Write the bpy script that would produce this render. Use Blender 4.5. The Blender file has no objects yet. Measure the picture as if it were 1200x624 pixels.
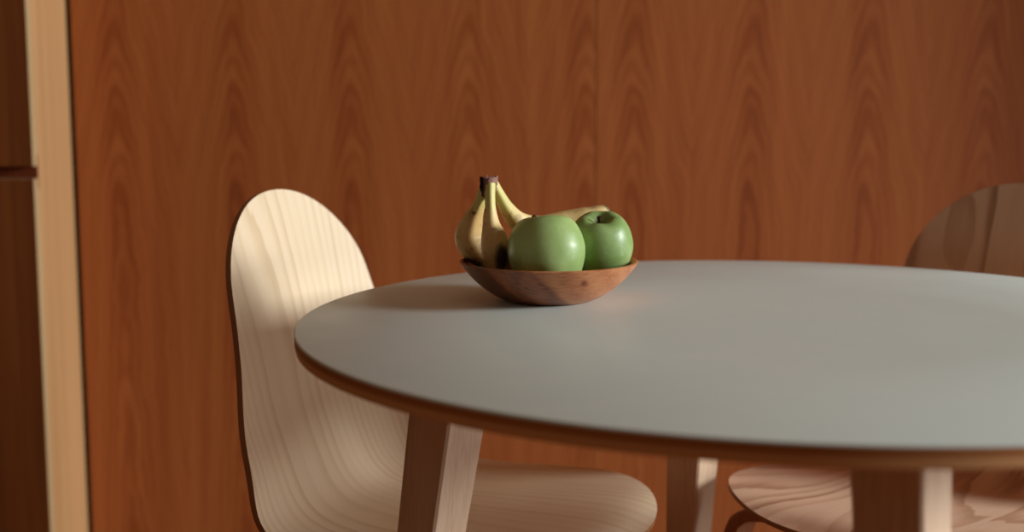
import bpy, bmesh, math, random
from mathutils import Vector, Matrix, noise as mnoise
random.seed(7)
PI = math.pi
scene = bpy.context.scene
COL = scene.collection

# ------------------------------------------------------------------ camera
FPX, CAM_Z, PITCH = 1490.0, 0.965, math.radians(7.2768)
CT, ST = math.cos(PITCH), math.sin(PITCH)
cam_d = bpy.data.cameras.new('camera')
cam = bpy.data.objects.new('camera', cam_d); COL.objects.link(cam)
cam.location = (0, 0, CAM_Z)
cam.rotation_euler = (PI/2 - PITCH, 0, 0)
cam_d.sensor_width = 36.0
cam_d.lens = 36.0*FPX/1200.0
cam_d.clip_start = 0.05
cam_d.dof.use_dof = True
cam_d.dof.focus_distance = 1.40
cam_d.dof.aperture_fstop = 2.7
scene.camera = cam

def at(px, py, Y):
    """photo pixel -> world point at depth Y (used to read sizes off the photograph)"""
    x = (px-600)/FPX; u = -(py-312)/FPX
    fy = CT+u*ST; fz = -ST+u*CT
    t = Y/fy
    return Vector((x*t, Y, CAM_Z+fz*t))

# ------------------------------------------------------------------ materials
def lin(c):
    return tuple(((v/255)/12.92 if v/255 <= .04045 else ((v/255+.055)/1.055)**2.4) for v in c) + (1,)

class NT:
    def __init__(s, name, rough=.5, spec=.5):
        s.m = bpy.data.materials.new(name); s.m.use_nodes = True
        s.t = s.m.node_tree; s.n = s.t.nodes; s.l = s.t.links
        s.b = s.n['Principled BSDF']
        s.b.inputs['Roughness'].default_value = rough
        s.b.inputs['Specular IOR Level'].default_value = spec
    def put(s, inp, v):
        if v is None: return
        if hasattr(v, 'is_output'): s.l.new(v, inp)
        else: inp.default_value = v
    def math(s, op, a, b=None, c=None, clamp=False):
        n = s.n.new('ShaderNodeMath'); n.operation = op; n.use_clamp = clamp
        for i, v in enumerate((a, b, c)): s.put(n.inputs[i], v)
        return n.outputs[0]
    def coord(s, kind='Object'):
        return s.n.new('ShaderNodeTexCoord').outputs[kind]
    def sep(s, v):
        n = s.n.new('ShaderNodeSeparateXYZ'); s.l.new(v, n.inputs[0]); return n.outputs
    def comb(s, x=0., y=0., z=0.):
        n = s.n.new('ShaderNodeCombineXYZ')
        for i, v in enumerate((x, y, z)): s.put(n.inputs[i], v)
        return n.outputs[0]
    def noise(s, vec, scale=1., detail=2., rough=.5, dist=0.):
        n = s.n.new('ShaderNodeTexNoise'); s.l.new(vec, n.inputs['Vector'])
        n.inputs['Scale'].default_value = scale; n.inputs['Detail'].default_value = detail
        n.inputs['Roughness'].default_value = rough; n.inputs['Distortion'].default_value = dist
        return n.outputs[0]
    def ramp(s, f, stops, ease=True):
        n = s.n.new('ShaderNodeValToRGB'); s.l.new(f, n.inputs[0])
        cr = n.color_ramp; cr.interpolation = 'EASE' if ease else 'LINEAR'
        while len(cr.elements) < len(stops): cr.elements.new(.5)
        for e, (p, c) in zip(cr.elements, stops): e.position = p; e.color = c if len(c) == 4 else lin(c)
        return n.outputs[0]
    def mix(s, f, a, b, mode='MIX'):
        n = s.n.new('ShaderNodeMix'); n.data_type = 'RGBA'; n.blend_type = mode
        s.put(n.inputs[0], f); s.put(n.inputs[6], a); s.put(n.inputs[7], b)
        return n.outputs[2]
    def lerp(s, f, lo, hi, a=0., b=1., smooth=True):
        n = s.n.new('ShaderNodeMapRange'); n.interpolation_type = 'SMOOTHSTEP' if smooth else 'LINEAR'
        s.put(n.inputs[0], f)
        for i, v in enumerate((lo, hi, a, b)): n.inputs[i+1].default_value = v
        return n.outputs[0]
    def bump(s, h, strength=.1, dist=.001):
        n = s.n.new('ShaderNodeBump'); n.inputs['Strength'].default_value = strength
        n.inputs['Distance'].default_value = dist
        s.l.new(h, n.inputs['Height']); s.l.new(n.outputs[0], s.b.inputs['Normal'])
    def out(s, col):
        s.put(s.b.inputs['Base Color'], col); return s.m

SEAM_X = 0.1641
LEAF = 0.229

def mat_wall():
    """slip-matched cherry veneer: the same cathedral leaf repeated side by side on each panel"""
    k = NT('cherry_veneer', .55, .2)
    x, y, z = k.sep(k.coord())
    right = k.math('GREATER_THAN', x, SEAM_X)
    org = k.math('MULTIPLY_ADD', right, 0.2379+0.7707, -0.7707-LEAF/2)   # first leaf of each panel
    q = k.math('DIVIDE', k.math('SUBTRACT', x, org), LEAF)
    leaf_id = k.math('FLOOR', q)
    l = k.math('MULTIPLY', k.math('SUBTRACT', k.math('FRACT', q), .5), LEAF)
    sh = k.noise(k.comb(k.math('MULTIPLY', leaf_id, 7.31), right, 3.), 1.3, 0)
    zz = k.math('ADD', z, k.math('MULTIPLY_ADD', sh, .05, -.025))
    wob = k.noise(k.comb(k.math('MULTIPLY', l, 5.), k.math('MULTIPLY', zz, 3.5), right), 1., 2.)
    wob2 = k.noise(k.comb(k.math('MULTIPLY', l, 26.), k.math('MULTIPLY', zz, 13.), 9.), 1., 2.)
    lw = k.math('ADD', l, k.math('MULTIPLY_ADD', wob, .036, -.018))
    ab = k.math('SQRT', k.math('ADD', k.math('MULTIPLY', lw, lw), .00030))
    up = k.math('MAXIMUM', k.math('SUBTRACT', zz, .80), 0.)
    zt = k.math('ADD', k.math('MULTIPLY', zz, 4.0), k.math('MULTIPLY', up, 12.))
    v = k.math('ADD', zt, k.math('MULTIPLY', ab, 76.))
    v = k.math('ADD', v, k.math('MULTIPLY', wob2, 1.3))
    v = k.math('ADD', v, k.math('MULTIPLY', wob, 2.))
    w = k.math('MULTIPLY_ADD', k.math('SINE', k.math('MULTIPLY', v, 2*PI)), .5, .5)
    w2 = k.math('MULTIPLY_ADD', k.math('SINE', k.math('MULTIPLY', v, 2*PI*.37)), .5, .5)
    core = k.lerp(k.math('ABSOLUTE', lw), .014, .055, 1., 0.)            # the cathedrals read darkest at the centre
    amp = k.math('MULTIPLY_ADD', core, .22, .24)
    grain = k.noise(k.comb(k.math('MULTIPLY', x, 420.), y, k.math('MULTIPLY', z, 7.)), 1., 3., .65)
    broad = k.noise(k.comb(k.math('MULTIPLY', l, 24.), leaf_id, k.math('MULTIPLY', z, .8)), 1., 2.)
    t = k.math('MULTIPLY', k.math('MULTIPLY_ADD', w2, .4, k.math('MULTIPLY', w, .6)), amp)
    t = k.math('ADD', t, k.math('MULTIPLY', core, .03))
    t = k.math('ADD', t, k.math('MULTIPLY_ADD', grain, .34, -.17))
    t = k.math('ADD', t, k.math('MULTIPLY_ADD', broad, .65, -.27))
    col = k.ramp(t, [(0., (171, 99, 51)), (.45, (149, 76, 36)), (1., (100, 46, 19))], False)
    return k.out(col)

def mat_grain(name, light, mid, dark, sx=300., sz=5., axis='z', rough=.5, spec=.35, broad_amt=.6, scale=30.):
    """straight-grained timber; grain runs along the axis in object space"""
    k = NT(name, rough, spec)
    x, y, z = k.sep(k.coord())
    ax = {'x': (y, z, x), 'y': (x, z, y), 'z': (x, y, z)}[axis]
    g = k.noise(k.comb(k.math('MULTIPLY', ax[0], sx), k.math('MULTIPLY', ax[1], sx), k.math('MULTIPLY', ax[2], sz)), 1., 3., .6)
    b = k.noise(k.comb(k.math('MULTIPLY', ax[0], scale), k.math('MULTIPLY', ax[1], scale), k.math('MULTIPLY', ax[2], sz*.15)), 1., 2.)
    t = k.math('ADD', k.math('MULTIPLY', g, 1-broad_amt), k.math('MULTIPLY', b, broad_amt))
    return k.out(k.ramp(t, [(.25, light), (.5, mid), (.75, dark)], False))

def mat_shell(name, seed, sx, sy, rings, light, mid, dark, rough=.36, wander=1.):
    """pale ash veneer of a moulded shell: contour-like growth rings flowing along its length (UV in metres)"""
    k = NT(name, rough, .4)
    u, v, _ = k.sep(k.coord('UV'))
    n1 = k.noise(k.comb(k.math('MULTIPLY', u, sx), k.math('MULTIPLY', v, sy), seed), 1., 1.2, .45)
    n2 = k.noise(k.comb(k.math('MULTIPLY', u, 70.), k.math('MULTIPLY', v, 9.), seed+4), 1., 2.)
    val = k.math('ADD', k.math('MULTIPLY', n1, rings), k.math('MULTIPLY', u, 32.*wander))
    val = k.math('ADD', val, k.math('MULTIPLY', n2, .45))
    f = k.math('FRACT', val)
    line = k.lerp(f, .30, .93, 0., 1.)
    line = k.math('MULTIPLY', line, k.lerp(f, .93, 1., 1., 0.))
    var = k.noise(k.comb(k.math('MULTIPLY', k.math('FLOOR', val), 1.7), k.math('MULTIPLY', v, 2.), seed), 1., 1.)
    line = k.math('MULTIPLY', line, k.lerp(var, .3, .65, .25, 1.))
    fib = k.noise(k.comb(k.math('MULTIPLY', u, 650.), k.math('MULTIPLY', v, 14.), seed), 1., 2.)
    t = k.math('ADD', k.math('MULTIPLY', line, .72), k.math('MULTIPLY_ADD', fib, .42, -.14))
    return k.out(k.ramp(t, [(0., light), (.4, mid), (1., dark)], False))

def mat_plain(name, c, rough=.5, spec=.5):
    k = NT(name, rough, spec)
    n = k.noise(k.coord(), 60., 3.)
    a = lin(c); d = tuple(v*.88 for v in a[:3])+(1,)
    return k.out(k.mix(n, a, d))

M_WALL = mat_wall()
M_DOOR = mat_grain('dark_walnut_veneer', (142, 80, 34), (118, 62, 25), (88, 43, 17), 260., 4., 'z', .5, .3)
M_PALE = mat_grain('pale_maple_panel', (182, 142, 100), (170, 127, 85), (156, 112, 72), 160., 2.5, 'z', .5, .3, .7)
M_EDGEBAND = mat_grain('pale_edge_band', (176, 152, 114), (168, 142, 104), (158, 130, 92), 160., 2.5, 'z', .5, .3, .7)
M_DARK = mat_plain('black_gap_backing', (22, 17, 11), .9, .1)
M_RAIL = mat_plain('dark_red_rail', (112, 50, 24), .7, .2)
M_LEG = mat_grain('pale_ash_leg', (222, 194, 168), (211, 181, 153), (188, 153, 123), 260., 5., 'z', .45, .35, .5)
M_CHAIRLEG = mat_grain('brown_bent_ply_leg', (164, 108, 72), (148, 94, 60), (122, 74, 46), 260., 5., 'z', .5, .3, .5)
M_SHELL = mat_shell('ash_shell_fine', 2.3, 3.4, .8, 17., (228, 206, 178), (220, 197, 164), (203, 176, 143), .36, 1.6)
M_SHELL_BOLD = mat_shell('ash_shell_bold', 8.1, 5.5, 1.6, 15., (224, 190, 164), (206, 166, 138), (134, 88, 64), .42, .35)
M_PLYEDGE = mat_plain('brown_ply_edge', (140, 84, 48), .55, .3)
M_SHELLEDGE = mat_plain('shell_ply_edge', (150, 100, 62), .5, .3)
M_FLOOR = mat_grain('oak_floor', (150, 92, 54), (128, 74, 42), (104, 56, 30), 90., 2., 'x', .5, .3)
M_PLASTER = mat_plain('warm_plaster', (150, 110, 80), .8, .2)

def mat_laminate():
    k = NT('grey_white_laminate', .42, .4)
    c = k.coord()
    n = k.noise(c, 9., 4., .55)
    f = k.noise(c, 700., 2.)
    t = k.math('ADD', k.math('MULTIPLY', n, .7), k.math('MULTIPLY', f, .3))
    k.l.new(k.lerp(n, .3, .7, .38, .48), k.b.inputs['Roughness'])
    return k.out(k.ramp(t, [(.3, (213, 220, 215)), (.7, (205, 213, 208))], False))
M_LAM = mat_laminate()

def mat_rim():
    k = NT('layered_ply_rim', .55, .3)
    x, y, z = k.sep(k.coord())
    # thin plies: dark upper core, paler lower plies
    w = k.math('MULTIPLY_ADD', k.math('SINE', k.math('MULTIPLY', z, 2*PI/.0035)), .5, .5)
    low = k.lerp(z, -.0105, -.0075, 1., 0.)
    c1 = k.mix(w, lin((178, 114, 60)), lin((158, 98, 50)))
    c2 = k.mix(w, lin((224, 170, 118)), lin((204, 150, 98)))
    return k.out(k.mix(low, c1, c2))
M_RIM = mat_rim()

def mat_bowl():
    k = NT('acacia_bowl', .33, .5)
    x, y, z = k.sep(k.coord())
    d = k.noise(k.comb(k.math('MULTIPLY', x, 9.), k.math('MULTIPLY', y, 9.), k.math('MULTIPLY', z, 24.)), 1., 3.)
    v = k.math('ADD', k.math('MULTIPLY', k.math('ADD', x, k.math('MULTIPLY', z, 1.1)), 26.), k.math('MULTIPLY', d, 3.2))
    w = k.math('MULTIPLY_ADD', k.math('SINE', k.math('MULTIPLY', v, 2*PI)), .5, .5)
    big = k.noise(k.comb(k.math('MULTIPLY', k.math('ADD', x, k.math('MULTIPLY', z, .8)), 22.), 1., 5.), 1., 1.)
    fib = k.noise(k.comb(k.math('MULTIPLY', x, 90.), k.math('MULTIPLY', y, 300.), k.math('MULTIPLY', z, 420.)), 1., 2.)
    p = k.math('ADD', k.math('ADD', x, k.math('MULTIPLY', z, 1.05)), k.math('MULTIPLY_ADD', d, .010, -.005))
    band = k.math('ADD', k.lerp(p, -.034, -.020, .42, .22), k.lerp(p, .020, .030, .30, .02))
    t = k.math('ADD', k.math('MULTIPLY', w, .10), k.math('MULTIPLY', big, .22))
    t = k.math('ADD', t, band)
    t = k.math('ADD', t, k.math('MULTIPLY_ADD', fib, .36, -.18))
    # a dark knot on the outer wall
    kx = k.math('SUBTRACT', x, .0365); kz = k.math('SUBTRACT', z, .0305)
    kd = k.math('SQRT', k.math('ADD', k.math('MULTIPLY', kx, kx), k.math('MULTIPLY', kz, kz)))
    near = k.math('LESS_THAN', y, 0.)
    knot = k.math('MULTIPLY', k.lerp(kd, .0008, .0062, .75, 0.), near)
    t = k.math('ADD', t, k.math('MULTIPLY', knot, .45))
    return k.out(k.ramp(t, [(.2, (218, 152, 106)), (.5, (176, 106, 66)), (.8, (112, 58, 34)), (1., (78, 40, 26))], False))
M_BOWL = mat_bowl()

def mat_apple(name, seed, a, b, pale):
    k = NT(name, .42, .45)
    c = k.coord()
    x, y, z = k.sep(c)
    n = k.noise(k.comb(k.math('MULTIPLY', x, 30.), k.math('MULTIPLY', y, 30.), k.math('MULTIPLY_ADD', z, 14., seed)), 1., 3.)
    col = k.mix(k.lerp(n, .35, .68), lin(a), lin(b))
    # pale lenticels
    vo = k.n.new('ShaderNodeTexVoronoi'); k.l.new(c, vo.inputs['Vector']); vo.inputs['Scale'].default_value = 210.
    dots = k.lerp(vo.outputs['Distance'], .10, .24, .45, 0.)
    col = k.mix(dots, col, lin(pale))
    # russet in the stem hollow
    r = k.math('SQRT', k.math('ADD', k.math('MULTIPLY', x, x), k.math('MULTIPLY', y, y)))
    top = k.math('MULTIPLY', k.lerp(r, .003, .010, .75, 0.), k.math('GREATER_THAN', z, 0.))
    col = k.mix(top, col, lin((150, 150, 84)))
    k.b.inputs['Coat Weight'].default_value = .07
    k.b.inputs['Coat Roughness'].default_value = .16
    k.b.inputs['Subsurface Weight'].default_value = 0.
    return k.out(col)
M_APPLE_A = mat_apple('green_apple_skin', 1.7, (140, 166, 98), (166, 188, 120), (186, 200, 148))
M_APPLE_B = mat_apple('green_apple_skin_deep', 6.2, (122, 150, 84), (150, 174, 112), (174, 194, 138))
M_STEM = mat_plain('apple_stem_brown', (66, 40, 26), .8, .2)

def mat_banana(name, dark_z, seed, spots):
    """UV: u along the finger 0..1, v around. yellow skin, greener neck, brown bruises"""
    k = NT(name, .48, .4)
    c = k.coord(); x, y, z = k.sep(c)
    u, v, _ = k.sep(k.coord('UV'))
    n = k.noise(k.comb(k.math('MULTIPLY', x, 34.), k.math('MULTIPLY', y, 34.), k.math('MULTIPLY_ADD', z, 22., seed)), 1., 3.)
    n2 = k.noise(k.comb(k.math('MULTIPLY', x, 120.), k.math('MULTIPLY', y, 120.), k.math('MULTIPLY_ADD', z, 60., seed)), 1., 3., .6)
    col = k.mix(k.lerp(n, .35, .7), lin((230, 202, 142)), lin((210, 172, 112)))
    neck = k.lerp(u, .16, .34, 1., 0.)
    col = k.mix(k.math('MULTIPLY', neck, .75), col, lin((204, 200, 118)))
    sp = k.lerp(n2, .57, .70, 0., spots)
    col = k.mix(sp, col, lin((112, 66, 32)))
    for (bx, bz, sx_, sz_, amt) in dark_z:        # bruise patches (object space)
        dx = k.math('DIVIDE', k.math('SUBTRACT', x, bx), sx_); dz = k.math('DIVIDE', k.math('SUBTRACT', z, bz), sz_)
        d = k.math('SQRT', k.math('ADD', k.math('MULTIPLY', dx, dx), k.math('MULTIPLY', dz, dz)))
        d = k.math('ADD', d, k.math('MULTIPLY_ADD', n2, .9, -.45))
        col = k.mix(k.lerp(d, .45, 1.1, amt, 0.), col, lin((48, 30, 20)))
    tip = k.lerp(u, .955, .985, 0., .9)
    col = k.mix(tip, col, lin((70, 52, 34)))
    return k.out(col)

def mat_crown():
    k = NT('dry_banana_crown', .85, .15)
    c = k.coord(); x, y, z = k.sep(c)
    n = k.noise(c, 160., 3.)
    side = k.lerp(k.math('ADD', x, k.math('MULTIPLY_ADD', n, .008, -.004)), -.0345, -.0295, 0., 1.)
    cut = k.mix(n, lin((172, 132, 122)), lin((112, 74, 66)))
    return k.out(k.mix(side, lin((34, 22, 16)), cut))
M_CROWN = mat_crown()

# ------------------------------------------------------------------ mesh helpers
def link(name, bm, mats, parent=None, loc=None, smooth=True, angle=40):
    me = bpy.data.meshes.new(name)
    bmesh.ops.recalc_face_normals(bm, faces=bm.faces[:])
    bm.to_mesh(me); bm.free()
    for m in (mats if isinstance(mats, (list, tuple)) else [mats]): me.materials.append(m)
    if smooth:
        for p in me.polygons: p.use_smooth = True
        me.set_sharp_from_angle(angle=math.radians(angle))
    o = bpy.data.objects.new(name, me); COL.objects.link(o)
    if parent: o.parent = parent
    if loc: o.location = loc
    return o

def thing(name, label, cat, loc=(0, 0, 0), rz=0., group=None):
    o = bpy.data.objects.new(name, None); COL.objects.link(o)
    o.empty_display_size = .05
    o.location = loc; o.rotation_euler = (0, 0, rz)
    o['label'] = label; o['category'] = cat
    if group: o['group'] = group
    return o

def add_box(bm, x0, x1, y0, y1, z0, z1, mi=0, bevel=0.):
    b2 = bmesh.new()
    vs = [b2.verts.new((x, y, z)) for x in (x0, x1) for y in (y0, y1) for z in (z0, z1)]
    for f in ((0, 1, 3, 2), (4, 6, 7, 5), (0, 4, 5, 1), (2, 3, 7, 6), (0, 2, 6, 4), (1, 5, 7, 3)):
        b2.faces.new([vs[i] for i in f])
    if bevel: bmesh.ops.bevel(b2, geom=b2.edges[:], offset=bevel, segments=2, profile=.7, affect='EDGES')
    for f in b2.faces: f.material_index = mi
    tmp = bpy.data.meshes.new('tmp'); b2.to_mesh(tmp); b2.free()
    bm.from_mesh(tmp); bpy.data.meshes.remove(tmp)

def catmull(P, n=10):
    P = [Vector(p) for p in P]
    Q = [P[0]*2-P[1]] + P + [P[-1]*2-P[-2]]
    out = []
    for i in range(1, len(Q)-2):
        a, b, c, d = Q[i-1:i+3]
        for j in range(n):
            t = j/n
            out.append(.5*((2*b)+(c-a)*t+(2*a-5*b+4*c-d)*t*t+(3*b-a-3*c+d)*t**3))
    out.append(P[-1].copy())
    return out

def interp(x, xs, ys):
    if x <= xs[0]: return ys[0]
    for i in range(1, len(xs)):
        if x <= xs[i]:
            t = (x-xs[i-1])/(xs[i]-xs[i-1]); return ys[i-1]+(ys[i]-ys[i-1])*t
    return ys[-1]

def sweep(bm, path, radii, sides=20, ridge=0., mi=0, uv=None, ref=Vector((0, 0, 1)), closed_ends=True):
    """tube along a path; ridge gives the cross-section flattened banana-like facets"""
    rings = []
    T = len(path)
    prev = None
    for i, p in enumerate(path):
        t = (path[min(i+1, T-1)]-path[max(i-1, 0)]).normalized()
        if prev is None:
            a = ref-t*ref.dot(t)
            if a.length < 1e-4: a = Vector((1, 0, 0))
        else: a = prev-t*prev.dot(t)
        a.normalize(); prev = a; b = t.cross(a)
        r = radii[i]; ring = []
        for j in range(sides):
            th = 2*PI*j/sides
            rr = r*(1-ridge*(.5-.5*math.cos(5*th)))
            ring.append(bm.verts.new(p+(a*math.cos(th)+b*math.sin(th))*rr))
        rings.append(ring)
    for i in range(T-1):
        for j in range(sides):
            f = bm.faces.new((rings[i][j], rings[i][(j+1) % sides], rings[i+1][(j+1) % sides], rings[i+1][j]))
            f.material_index = mi
            if uv:
                for lp, (q, w) in zip(f.loops, ((i, j), (i, j+1), (i+1, j+1), (i+1, j))):
                    lp[uv].uv = (q/(T-1), w/sides)
    if closed_ends:
        f = bm.faces.new(rings[0][::-1]); f.material_index = mi
        f = bm.faces.new(rings[-1]); f.material_index = mi
        if uv:
            for lp in f.loops: lp[uv].uv = (1, 0)
    return rings

def lathe(bm, prof, seg=64, mi=0, warp=None):
    rings = []
    for r, z in prof:
        if r < 1e-6:
            rings.append([bm.verts.new((0, 0, z))])
        else:
            ring = []
            for j in range(seg):
                th = 2*PI*j/seg
                v = Vector((r*math.cos(th), r*math.sin(th), z))
                if warp: v = warp(v, th)
                ring.append(bm.verts.new(v))
            rings.append(ring)
    for a, b in zip(rings, rings[1:]):
        for j in range(seg):
            k = (j+1) % seg
            if len(a) == 1 and len(b) == 1: continue
            if len(a) == 1: f = bm.faces.new((a[0], b[k], b[j]))
            elif len(b) == 1: f = bm.faces.new((a[j], a[k], b[0]))
            else: f = bm.faces.new((a[j], a[k], b[k], b[j]))
            f.material_index = mi

def structure(o): o['kind'] = 'structure'; return o

# ------------------------------------------------------------------ room
WALL_Y = 2.5
SIDE_X = -0.8626          # cabinet side panel plane
XR = 1.60                 # right wall plane
GAP = .0088
bm = bmesh.new(); add_box(bm, -3.0, XR+.12, -2.2, WALL_Y+.12, -.05, 0)
structure(link('floor', bm, M_FLOOR, smooth=False))

bm = bmesh.new()          # two veneered panels on a dark backing, a hairline joint between them
add_box(bm, SIDE_X+GAP, SEAM_X-.0008, WALL_Y, WALL_Y+.02, .0, 2.7, 0)
add_box(bm, SEAM_X+.0008, XR, WALL_Y, WALL_Y+.02, .0, 2.7, 0)
add_box(bm, -3.0, XR+.12, WALL_Y+.0201, WALL_Y+.12, .0, 2.7, 1)
structure(link('wall_back', bm, [M_WALL, M_DARK], smooth=False))

bm = bmesh.new()          # window wall on the right, with a tall opening
WY0, WY1, WZ0, WZ1 = -.35, 2.19, .06, 2.25
add_box(bm, XR, XR+.12, WY1, WALL_Y, 0, 2.7)
add_box(bm, XR, XR+.12, -2.2, WY0, 0, 2.7)
add_box(bm, XR, XR+.12, WY0, WY1, 0, WZ0)
add_box(bm, XR, XR+.12, WY0, WY1, WZ1, 2.7)
structure(link('wall_right', bm, M_PLASTER, smooth=False))

# ------------------------------------------------------------------ cabinet
CF, DT = 2.295, .02       # door front plane, door thickness
CABW = .80
ZG0, ZG1 = 0.8299, 0.8530
cab = thing('tall_cabinet', 'tall cabinet with dark walnut doors and a pale maple side at the left edge', 'cabinet',
            (SIDE_X-CABW/2, (CF+WALL_Y)/2, 0))
def child_box(name, x0, x1, y0, y1, z0, z1, mats, parent, bevel=.0008, face_fn=None, label=None):
    bm = bmesh.new(); add_box(bm, x0, x1, y0, y1, z0, z1, 0, bevel)
    if face_fn:
        bm.normal_update()
        for f in bm.faces: f.material_index = face_fn(f.normal)
    o = link(name, bm, mats, parent, smooth=False)
    o.matrix_parent_inverse = Matrix.Translation(-Vector(parent.location))
    if label: o['label'] = label
    return o
edge_fn = lambda n: 0 if abs(n.y) > .8 else 1
child_box('side_panel', SIDE_X-.018, SIDE_X, CF+DT, WALL_Y-.0005, 0, 2.62, M_PALE, cab, label='pale maple side panel')
child_box('carcass', SIDE_X-CABW, SIDE_X-.0182, CF+DT+.004, WALL_Y-.0005, 0.0, 2.60, M_RAIL, cab)
child_box('upper_door', SIDE_X-CABW, SIDE_X-.0002, CF, CF+DT-.0004, ZG1, 2.60, [M_DOOR, M_EDGEBAND], cab, .001, edge_fn)
child_box('lower_door', SIDE_X-CABW, SIDE_X-.0002, CF, CF+DT-.0004, .06, ZG0, [M_DOOR, M_EDGEBAND], cab, .001, edge_fn)
child_box('finger_pull_rail', SIDE_X-CABW, SIDE_X+.0002, CF+DT-.0003, CF+DT+.0035, ZG0-.02, ZG1+.02, M_RAIL, cab, .0005,
          label='recessed dark red rail between the two doors')

# ------------------------------------------------------------------ table
TC = Vector((.2795, 1.3245, 0)); TR = .5025; TZ = .74; TT = .0178
table = thing('round_table', 'round dining table with pale grey top and tapered ash legs', 'table', TC)
bm = bmesh.new()
lathe(bm, [(0, 0), (TR*.5, 0), (TR-.0012, 0), (TR-.0003, -.0004), (TR, -.0012), (TR, -.0022)], 192, 0)
lathe(bm, [(TR, -.0022), (TR, -.012), (TR-.001, -TT+.001), (TR-.003, -TT), (TR*.5, -TT), (0, -TT)], 192, 1)
bmesh.ops.remove_doubles(bm, verts=bm.verts[:], dist=1e-5)
link('tabletop', bm, [M_LAM, M_RIM], table, (0, 0, TZ), angle=50)
bm = bmesh.new()
PHI = math.radians(185)
for k in range(2):         # crossed battens under the top
    b2 = bmesh.new(); add_box(b2, -.30, .30, -.03, .03, TZ-TT-.020 - .0*k, TZ-TT, 0, .003)
    bmesh.ops.rotate(b2, verts=b2.verts[:], cent=(0, 0, 0), matrix=Matrix.Rotation(PHI+k*PI/2, 3, 'Z'))
    tmp = bpy.data.meshes.new('t'); b2.to_mesh(tmp); b2.free(); bm.from_mesh(tmp); bpy.data.meshes.remove(tmp)
link('underframe', bm, M_LEG, table)
def leg_bm(ang, extra=0.):
    bm = bmesh.new(); d = Vector((math.cos(ang), math.sin(ang), 0))
    rows = []
    for z in (TZ-TT-.0003, .55, .35, .15, .004, 0.):
        drop = CAM_Z-z
        w = (.0605-.0455*(drop-.29))/2
        r = .345+.14*(drop-.30)+extra
        c = d*r
        ch = .0025
        if z == 0.: w -= .002
        ring = []
        a0 = ang+PI/4
        e1 = Vector((math.cos(a0), math.sin(a0), 0)); e2 = Vector((-math.sin(a0), math.cos(a0), 0))
        for (s1, s2) in ((1, 1), (-1, 1), (-1, -1), (1, -1)):
            p, q = (s1*(w-ch), s2*w), (s1*w, s2*(w-ch))
            order = (q, p) if s1*s2 > 0 else (p, q)
            for (m, n) in order: ring.append(bm.verts.new(c+e1*m+e2*n+Vector((0, 0, z))))
        rows.append(ring)
    for a, b in zip(rows, rows[1:]):
        for j in range(8): bm.faces.new((a[j], a[(j+1) % 8], b[(j+1) % 8], b[j]))
    bm.faces.new(rows[0]); bm.faces.new(rows[-1][::-1])
    return bm
for k in range(4):
    link('leg', leg_bm(PHI+k*PI/2, .03 if k == 2 else 0.), M_LEG, table, angle=25)

# ------------------------------------------------------------------ chairs
CH = dict(ztop=.8535, wf=.180, ws=.2212, ww=.231, wb=.1689, xtop=-.2928, xb=-.2273, zs=.4564, xf=.2192, rf=.158, rt=.125, cb=.0276)
def shell_surface(NS=110, NU=34):
    D = CH
    up = lambda k: (D['xb']+(D['xtop']-D['xb'])*k, D['zs']+.11+(D['ztop']-D['zs']-.11)*k)
    pts = [(D['xf'], D['zs']+.005), (D['xf']-.06, D['zs']+.013), (D['xf']-.2, D['zs']+.004), (D['xb']+.12, D['zs']),
           (D['xb']+.045, D['zs']+.022), up(0), up(.35), up(.7), up(1)]
    S = catmull([(a, 0, b) for a, b in pts], 16)
    L = [0.]
    for a, b in zip(S, S[1:]): L.append(L[-1]+(b-a).length)
    T = L[-1]
    def spine(s): return Vector((interp(s, L, [p.x for p in S]), 0, interp(s, L, [p.z for p in S])))
    rows = []
    for i in range(NS+1):
        s = T*(1-math.cos(PI*i/NS))/2
        s_ = min(max(s, T*.00004), T*.99996)
        p = spine(s)
        t = (spine(min(s+.006, T))-spine(max(s-.006, 0))).normalized()
        n = Vector((t.z, 0, -t.x))
        w = interp(s_/T, [0, .2, .42, .55, .75, 1], [D['wf'], D['ws'], D['ws'], D['ww'], D['wb'], D['wb']*.8])
        # ease the corners of the piecewise-linear width
        w = sum(interp(min(max(s_/T+q, 0), 1), [0, .2, .42, .55, .75, 1], [D['wf'], D['ws'], D['ws'], D['ww'], D['wb'], D['wb']*.8]) for q in (-.06, -.03, 0, .03, .06))/5
        if s_ < D['rf']: w *= max(0, 1-((D['rf']-s_)/D['rf'])**2.3)**(1/2.3)
        if s_ > T-D['rt']: w *= max(0, 1-((s_-T+D['rt'])/D['rt'])**2.1)**(1/2.1)
        bl = min(max((s/T-.4)/.2, 0), 1); bl = bl*bl*(3-2*bl)
        row = []
        for j in range(NU+1):
            u = -math.cos(PI*j/NU)
            yy = u*w
            c = D['cb']*bl*(yy/.2)**2
            row.append((p+n*c+Vector((0, yy, 0)), (yy, s)))
        rows.append(row)
    return rows
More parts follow.
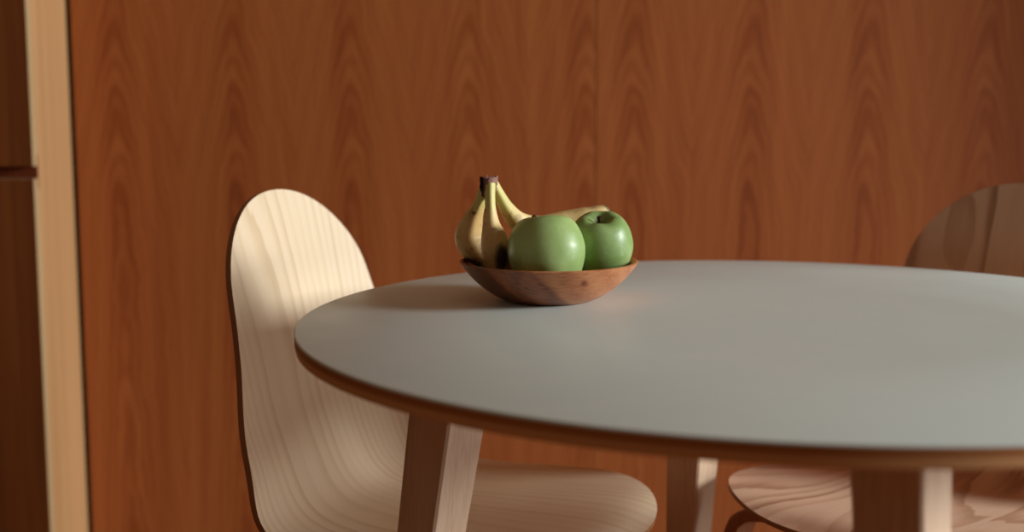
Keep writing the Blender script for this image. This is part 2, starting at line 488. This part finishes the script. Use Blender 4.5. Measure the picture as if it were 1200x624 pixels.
def make_shell(mats, parent):
    rows = shell_surface()
    t = .0072
    bm = bmesh.new(); uv = bm.loops.layers.uv.new('UVMap')
    NS, NU = len(rows)-1, len(rows[0])-1
    P = [[r[j][0] for j in range(NU+1)] for r in rows]
    def nrm(i, j):
        a = P[min(i+1, NS)][NU//2]-P[max(i-1, 0)][NU//2]
        # use a mid-width neighbour for the cross direction so pinched ends stay stable
        ii = min(max(i, 4), NS-4)
        b = P[ii][min(j+1, NU)]-P[ii][max(j-1, 0)]
        n = b.cross(a)
        if n.length < 1e-12: return Vector((0, 0, 1))
        n.normalize()
        return n
    sgn = 1 if nrm(30, NU//2).z > 0 else -1
    top = [[bm.verts.new(P[i][j]) for j in range(NU+1)] for i in range(NS+1)]
    bot = [[bm.verts.new(P[i][j]-nrm(i, j)*sgn*t) for j in range(NU+1)] for i in range(NS+1)]
    for G in (top, bot):
        for i in range(NS):
            for j in range(NU):
                f = bm.faces.new((G[i][j], G[i][j+1], G[i+1][j+1], G[i+1][j]))
                for lp, (a, b) in zip(f.loops, ((i, j), (i, j+1), (i+1, j+1), (i+1, j))):
                    lp[uv].uv = rows[a][b][1]
    loop = [(0, j) for j in range(NU)]+[(i, NU) for i in range(NS)]+[(NS, j) for j in range(NU, 0, -1)]+[(i, 0) for i in range(NS, 0, -1)]
    for a, b in zip(loop, loop[1:]+loop[:1]):
        f = bm.faces.new((top[a[0]][a[1]], top[b[0]][b[1]], bot[b[0]][b[1]], bot[a[0]][a[1]])); f.material_index = 1
    return link('seat_shell', bm, mats, parent, angle=50)
def bent_leg_bm(sx, sy):
    """bent-ply strip: fixed flat under the seat, turning down and splaying to the floor"""
    bm = bmesh.new()
    zt = CH['zs']-.020
    x0 = .12 if sx > 0 else -.105
    pts = [(x0*.9, .02, zt), (x0*.95, .09, zt), (x0, .135, zt-.001), (x0+.003*sx, .163, zt-.012), (x0+.008*sx, .176, zt-.040),
           (x0+.03*sx, .192, zt-.14), (x0+.062*sx, .212, zt-.29), (x0+.092*sx, .231, .0)]
    pts = [Vector((p[0], p[1]*sy, p[2])) for p in pts]
    path = catmull(pts, 8); N = len(path)
    rings = []
    for i, p in enumerate(path):
        t = (path[min(i+1, N-1)]-path[max(i-1, 0)]).normalized()
        wv = Vector((1, 0, 0)); wv = (wv-t*wv.dot(t)).normalized()
        nv = t.cross(wv)
        f = i/(N-1)
        w = .5*interp(f, [0, .3, .55, 1], [.055, .05, .044, .026]); th = .5*interp(f, [0, .5, 1], [.012, .018, .016])
        ring = []
        for (a, b) in ((1, .6), (.9, 1), (-.9, 1), (-1, .6), (-1, -.6), (-.9, -1), (.9, -1), (1, -.6)):
            q = p+wv*(w*a)+nv*(th*b)
            if i == N-1: q.z = 0.
            ring.append(bm.verts.new(q))
        rings.append(ring)
    for a, b in zip(rings, rings[1:]):
        for j in range(8): bm.faces.new((a[j], a[(j+1) % 8], b[(j+1) % 8], b[j]))
    bm.faces.new(rings[0]); bm.faces.new(rings[-1][::-1])
    return bm
def make_chair(label, loc, rz, shell_mats):
    c = thing('shell_chair', label, 'chair', loc, rz, 'moulded plywood chairs at the table')
    make_shell(shell_mats, c)
    for sx in (1, -1):
        for sy in (1, -1): link('leg', bent_leg_bm(sx, sy), M_CHAIRLEG, c, angle=35)
    return c
make_chair('sunlit pale plywood shell chair at the left of the table', (-.0427, 1.5437, 0), -.4193, [M_SHELL, M_SHELLEDGE])
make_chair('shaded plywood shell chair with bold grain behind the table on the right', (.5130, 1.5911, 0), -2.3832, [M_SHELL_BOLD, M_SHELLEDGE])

# ------------------------------------------------------------------ fruit bowl
BC = Vector((.0425, 1.4574, TZ))
bm = bmesh.new()
outer = catmull([(0, 0, 0.0012), (.030, 0, .0008), (.046, 0, .0), (.055, 0, .0022), (.070, 0, .0105), (.086, 0, .0235), (.098, 0, .0375), (.1030, 0, .0448)], 6)
inner = catmull([(.1016, 0, .0458), (.0985, 0, .0450), (.0925, 0, .0370), (.080, 0, .0235), (.064, 0, .0125), (.046, 0, .0075), (.025, 0, .0065), (0, 0, .0065)], 6)
lathe(bm, [(max(p.x, 0), max(p.z, 0)) for p in outer]+[(max(p.x, 0), p.z) for p in inner], 128)
bmesh.ops.remove_doubles(bm, verts=bm.verts[:], dist=1e-6)
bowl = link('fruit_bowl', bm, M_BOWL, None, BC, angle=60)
bowl['label'] = 'shallow reddish brown wooden bowl of fruit on the table'; bowl['category'] = 'bowl'

def make_apple(label, c, R, hh, mat, tilt, stem_dir, seed, stem_len, lobes=1., low_stretch=1.):
    """origin at the apple's middle; hollow round the stem and a small one below"""
    prof = [(0, .60), (.05, .60), (.10, .64), (.17, .745), (.27, .855), (.40, .925), (.53, .925), (.68, .85), (.82, .68), (.93, .42),
            (.99, .14), (1., -.04), (.965, -.26), (.885, -.50), (.765, -.73), (.62, -.89), (.47, -.975), (.34, -.985), (.24, -.93), (.12, -.84), (0, -.82)]
    P = catmull([(a*R, 0, b*hh*(low_stretch if b < -.2 else 1.)) for a, b in prof], 5)
    def warp(v, th):
        r = math.hypot(v.x, v.y)
        lob = .5+.5*math.cos(5*th+seed)
        low = max(0, -v.z/hh)
        s = 1+.022*math.cos(2*th+seed*1.7)-.035*low*low*(1-lob)+.008*math.cos(3*th+seed)
        z = v.z
        if v.z > .5*hh: z += lobes*.035*hh*(lob-.5)*(1-abs(r/R-.45)/.55)
        if v.z < -.7*hh: z -= .04*hh*(lob-.5)*(r/R)
        return Vector((v.x*s, v.y*s, z))
    bm = bmesh.new()
    lathe(bm, [(max(0, p.x), p.z) for p in P], 96, 0, warp)
    o = link('green_apple', bm, mat, None, c, angle=75)
    o.rotation_euler = tilt
    o['label'] = label; o['category'] = 'apple'; o['group'] = 'green apples in the bowl'
    bm = bmesh.new()
    d = Vector(stem_dir)
    path = catmull([Vector((0, 0, hh*.575)), Vector((0, 0, hh*.70))+d*.15, Vector((0, 0, hh*.70+stem_len*.6))+d*.5, Vector((0, 0, hh*.70+stem_len))+d], 5)
    N = len(path)
    sweep(bm, path, [.0016+.0010*(i/(N-1))**2 for i in range(N)], 10)
    s = link('stem', bm, M_STEM, o, angle=60)
    return o
make_apple('pale green apple at the front of the bowl, nearest the bananas', at(640, 294, 1.4124), .0430, .0400, M_APPLE_A,
           (math.radians(-11), math.radians(-5), 0.), (-.012, .0, 0), .6, .0125, .35, 1.13)
make_apple('deeper green apple on the right of the bowl with its stem showing', at(703.5, 288, 1.4640), .0388, .0375, M_APPLE_B,
           (math.radians(19), math.radians(-3), 0.), (-.001, -.001, 0), 2.4, .0105)

# banana bunch --------------------------------------------------------------
BY = BC.y
bunch = thing('banana_bunch', 'bunch of three spotted yellow bananas standing in the bowl', 'bananas', (BC.x-.06, BC.y, TZ+.012))
def banana(keys, radii, mat, label=None):
    pts = [at(px, py, BY+dy) for px, py, dy in keys]
    path = catmull(pts, 12); n = len(path)
    xs = [i/(len(radii)-1) for i in range(len(radii))]
    rp = catmull([(r, 0, 0) for r in radii], 12)
    rr = [max(p.x, .0008) for p in rp]
    bm = bmesh.new(); uv = bm.loops.layers.uv.new('UVMap')
    sweep(bm, path, rr, 30, .075, 0, uv, Vector((.2, -1, .1)))
    o = link('banana', bm, mat, bunch, angle=70)
    o.matrix_parent_inverse = Matrix.Translation(-Vector(bunch.location))
    if label: o['label'] = label
    return o
def bz(px, py, dy): p = at(px, py, BY+dy); return p.x, p.z
b1 = bz(551, 312, .0); b2 = bz(588.5, 301, -.015); b2t = bz(580, 268, -.02); b3 = bz(607, 256, .02); b1t = bz(555, 250, .0)
M_B1 = mat_banana('banana_skin_left', [(b1[0], b1[1], .020, .010, .9), (b1t[0], b1t[1], .004, .003, .7)], 1.2, .5)
M_B2 = mat_banana('banana_skin_front', [(b2[0], b2[1], .0105, .019, .97), (b2t[0], b2t[1], .006, .0022, .5)], 4.9, .6)
M_B3 = mat_banana('banana_skin_back', [(b3[0], b3[1], .006, .006, .35)], 8.3, .45)
banana([(571, 212, .000), (566, 226, .003), (561, 241, .008), (554, 257, .014), (549.5, 276, .020), (555, 292, .020), (569, 308, .017), (584, 321, .012), (590, 325, .010)],
       [.0062, .0062, .0074, .0122, .0172, .0158, .0096, .0052, .003], M_B1, 'leftmost banana with a bruised base')
banana([(574, 215, -.004), (574, 230, -.007), (574.5, 246, -.010), (575.5, 264, -.013), (579.5, 284, -.015), (583, 304, -.012), (588, 321, -.004), (596, 334, .006), (600, 337, .010)],
       [.0066, .0062, .0068, .0107, .0170, .0178, .0150, .0070, .003], M_B2, 'front banana with a greenish neck and a dark bruise')
banana([(577, 213, .003), (584, 227, .010), (594, 245, .022), (608, 260, .040), (632, 268, .060), (662, 264, .073), (688, 258, .076), (703, 250, .077), (713, 244.5, .078)],
       [.0060, .0068, .0092, .0126, .0160, .0178, .0164, .0106, .0050], M_B3, 'banana bent at the neck, lying behind the apples')
# dry crown joining the three necks
bm = bmesh.new()
cpath = [at(572, 231, BY-.004), at(572, 224, BY-.001), at(572, 216, BY), at(573, 210, BY), at(573, 207.5, BY)]
rings = sweep(bm, catmull(cpath, 4), [.0040]+[.0085]*3+[.0098]*5+[.0104]*4+[.0108]*3+[.0085], 18, .12, 0, None, Vector((0, -1, 0)))
for v in bm.verts:
    v.co += Vector((mnoise.noise(v.co*180)*.0016, 0, mnoise.noise(v.co*150+Vector((3, 1, 2)))*.0022))
t0 = at(570, 210, BY-.006)
sweep(bm, [t0, t0+Vector((0, 0, .003)), t0+Vector((.0006, 0, .006))], [.0012, .0008, .0003], 8)
t0 = at(581, 209, BY-.002)
sweep(bm, [t0, t0+Vector((.001, 0, .002)), t0+Vector((.002, 0, .003))], [.0022, .0018, .0008], 8)
cr = link('crown', bm, M_CROWN, bunch, angle=40)
cr.matrix_parent_inverse = Matrix.Translation(-Vector(bunch.location))
cr['label'] = 'dry brown cut crown of the bunch'

# ------------------------------------------------------------------ light
def area(name, loc, target, sx, sy, power, col):
    l = bpy.data.lights.new(name, 'AREA'); l.shape = 'RECTANGLE'; l.size = sx; l.size_y = sy; l.energy = power; l.color = col
    o = bpy.data.objects.new(name, l); COL.objects.link(o); o.location = loc
    o.rotation_euler = (Vector(target)-Vector(loc)).to_track_quat('-Z', 'Y').to_euler()
    return o
area('window_daylight', (7.2, .42, 2.75), (.1, 1.4, .78), 2.1, 2.1, 765, (.95, 1., .99))

area('ground_bounce_fill', (2.55, .75, .42), (.1, 1.4, .52), .75, .55, 18, (.96, .99, .98))  # added lamp, stands in for daylight bounced up off the ground outside
w = bpy.data.worlds.new('world'); scene.world = w; w.use_nodes = True
nt = w.node_tree; bg = nt.nodes['Background']
tc = nt.nodes.new('ShaderNodeTexCoord'); sp = nt.nodes.new('ShaderNodeSeparateXYZ'); rp = nt.nodes.new('ShaderNodeValToRGB')
nt.links.new(tc.outputs['Generated'], sp.inputs[0]); 
mr = nt.nodes.new('ShaderNodeMapRange'); mr.inputs[1].default_value = -1; mr.inputs[2].default_value = 1
nt.links.new(sp.outputs[2], mr.inputs[0]); nt.links.new(mr.outputs[0], rp.inputs[0])
cr_ = rp.color_ramp
cr_.elements[0].position = .50; cr_.elements[0].color = (.062, .035, .021, 1)
cr_.elements[1].position = .97; cr_.elements[1].color = (.20, .125, .076, 1)
nt.links.new(rp.outputs[0], bg.inputs[0]); bg.inputs[1].default_value = 1.

scene.view_settings.view_transform = 'Standard'
scene.view_settings.look = 'None'
scene.view_settings.exposure = 0.0
scene.view_settings.gamma = 1.0
scene.cycles.use_denoising = True
scene.cycles.max_bounces = 8
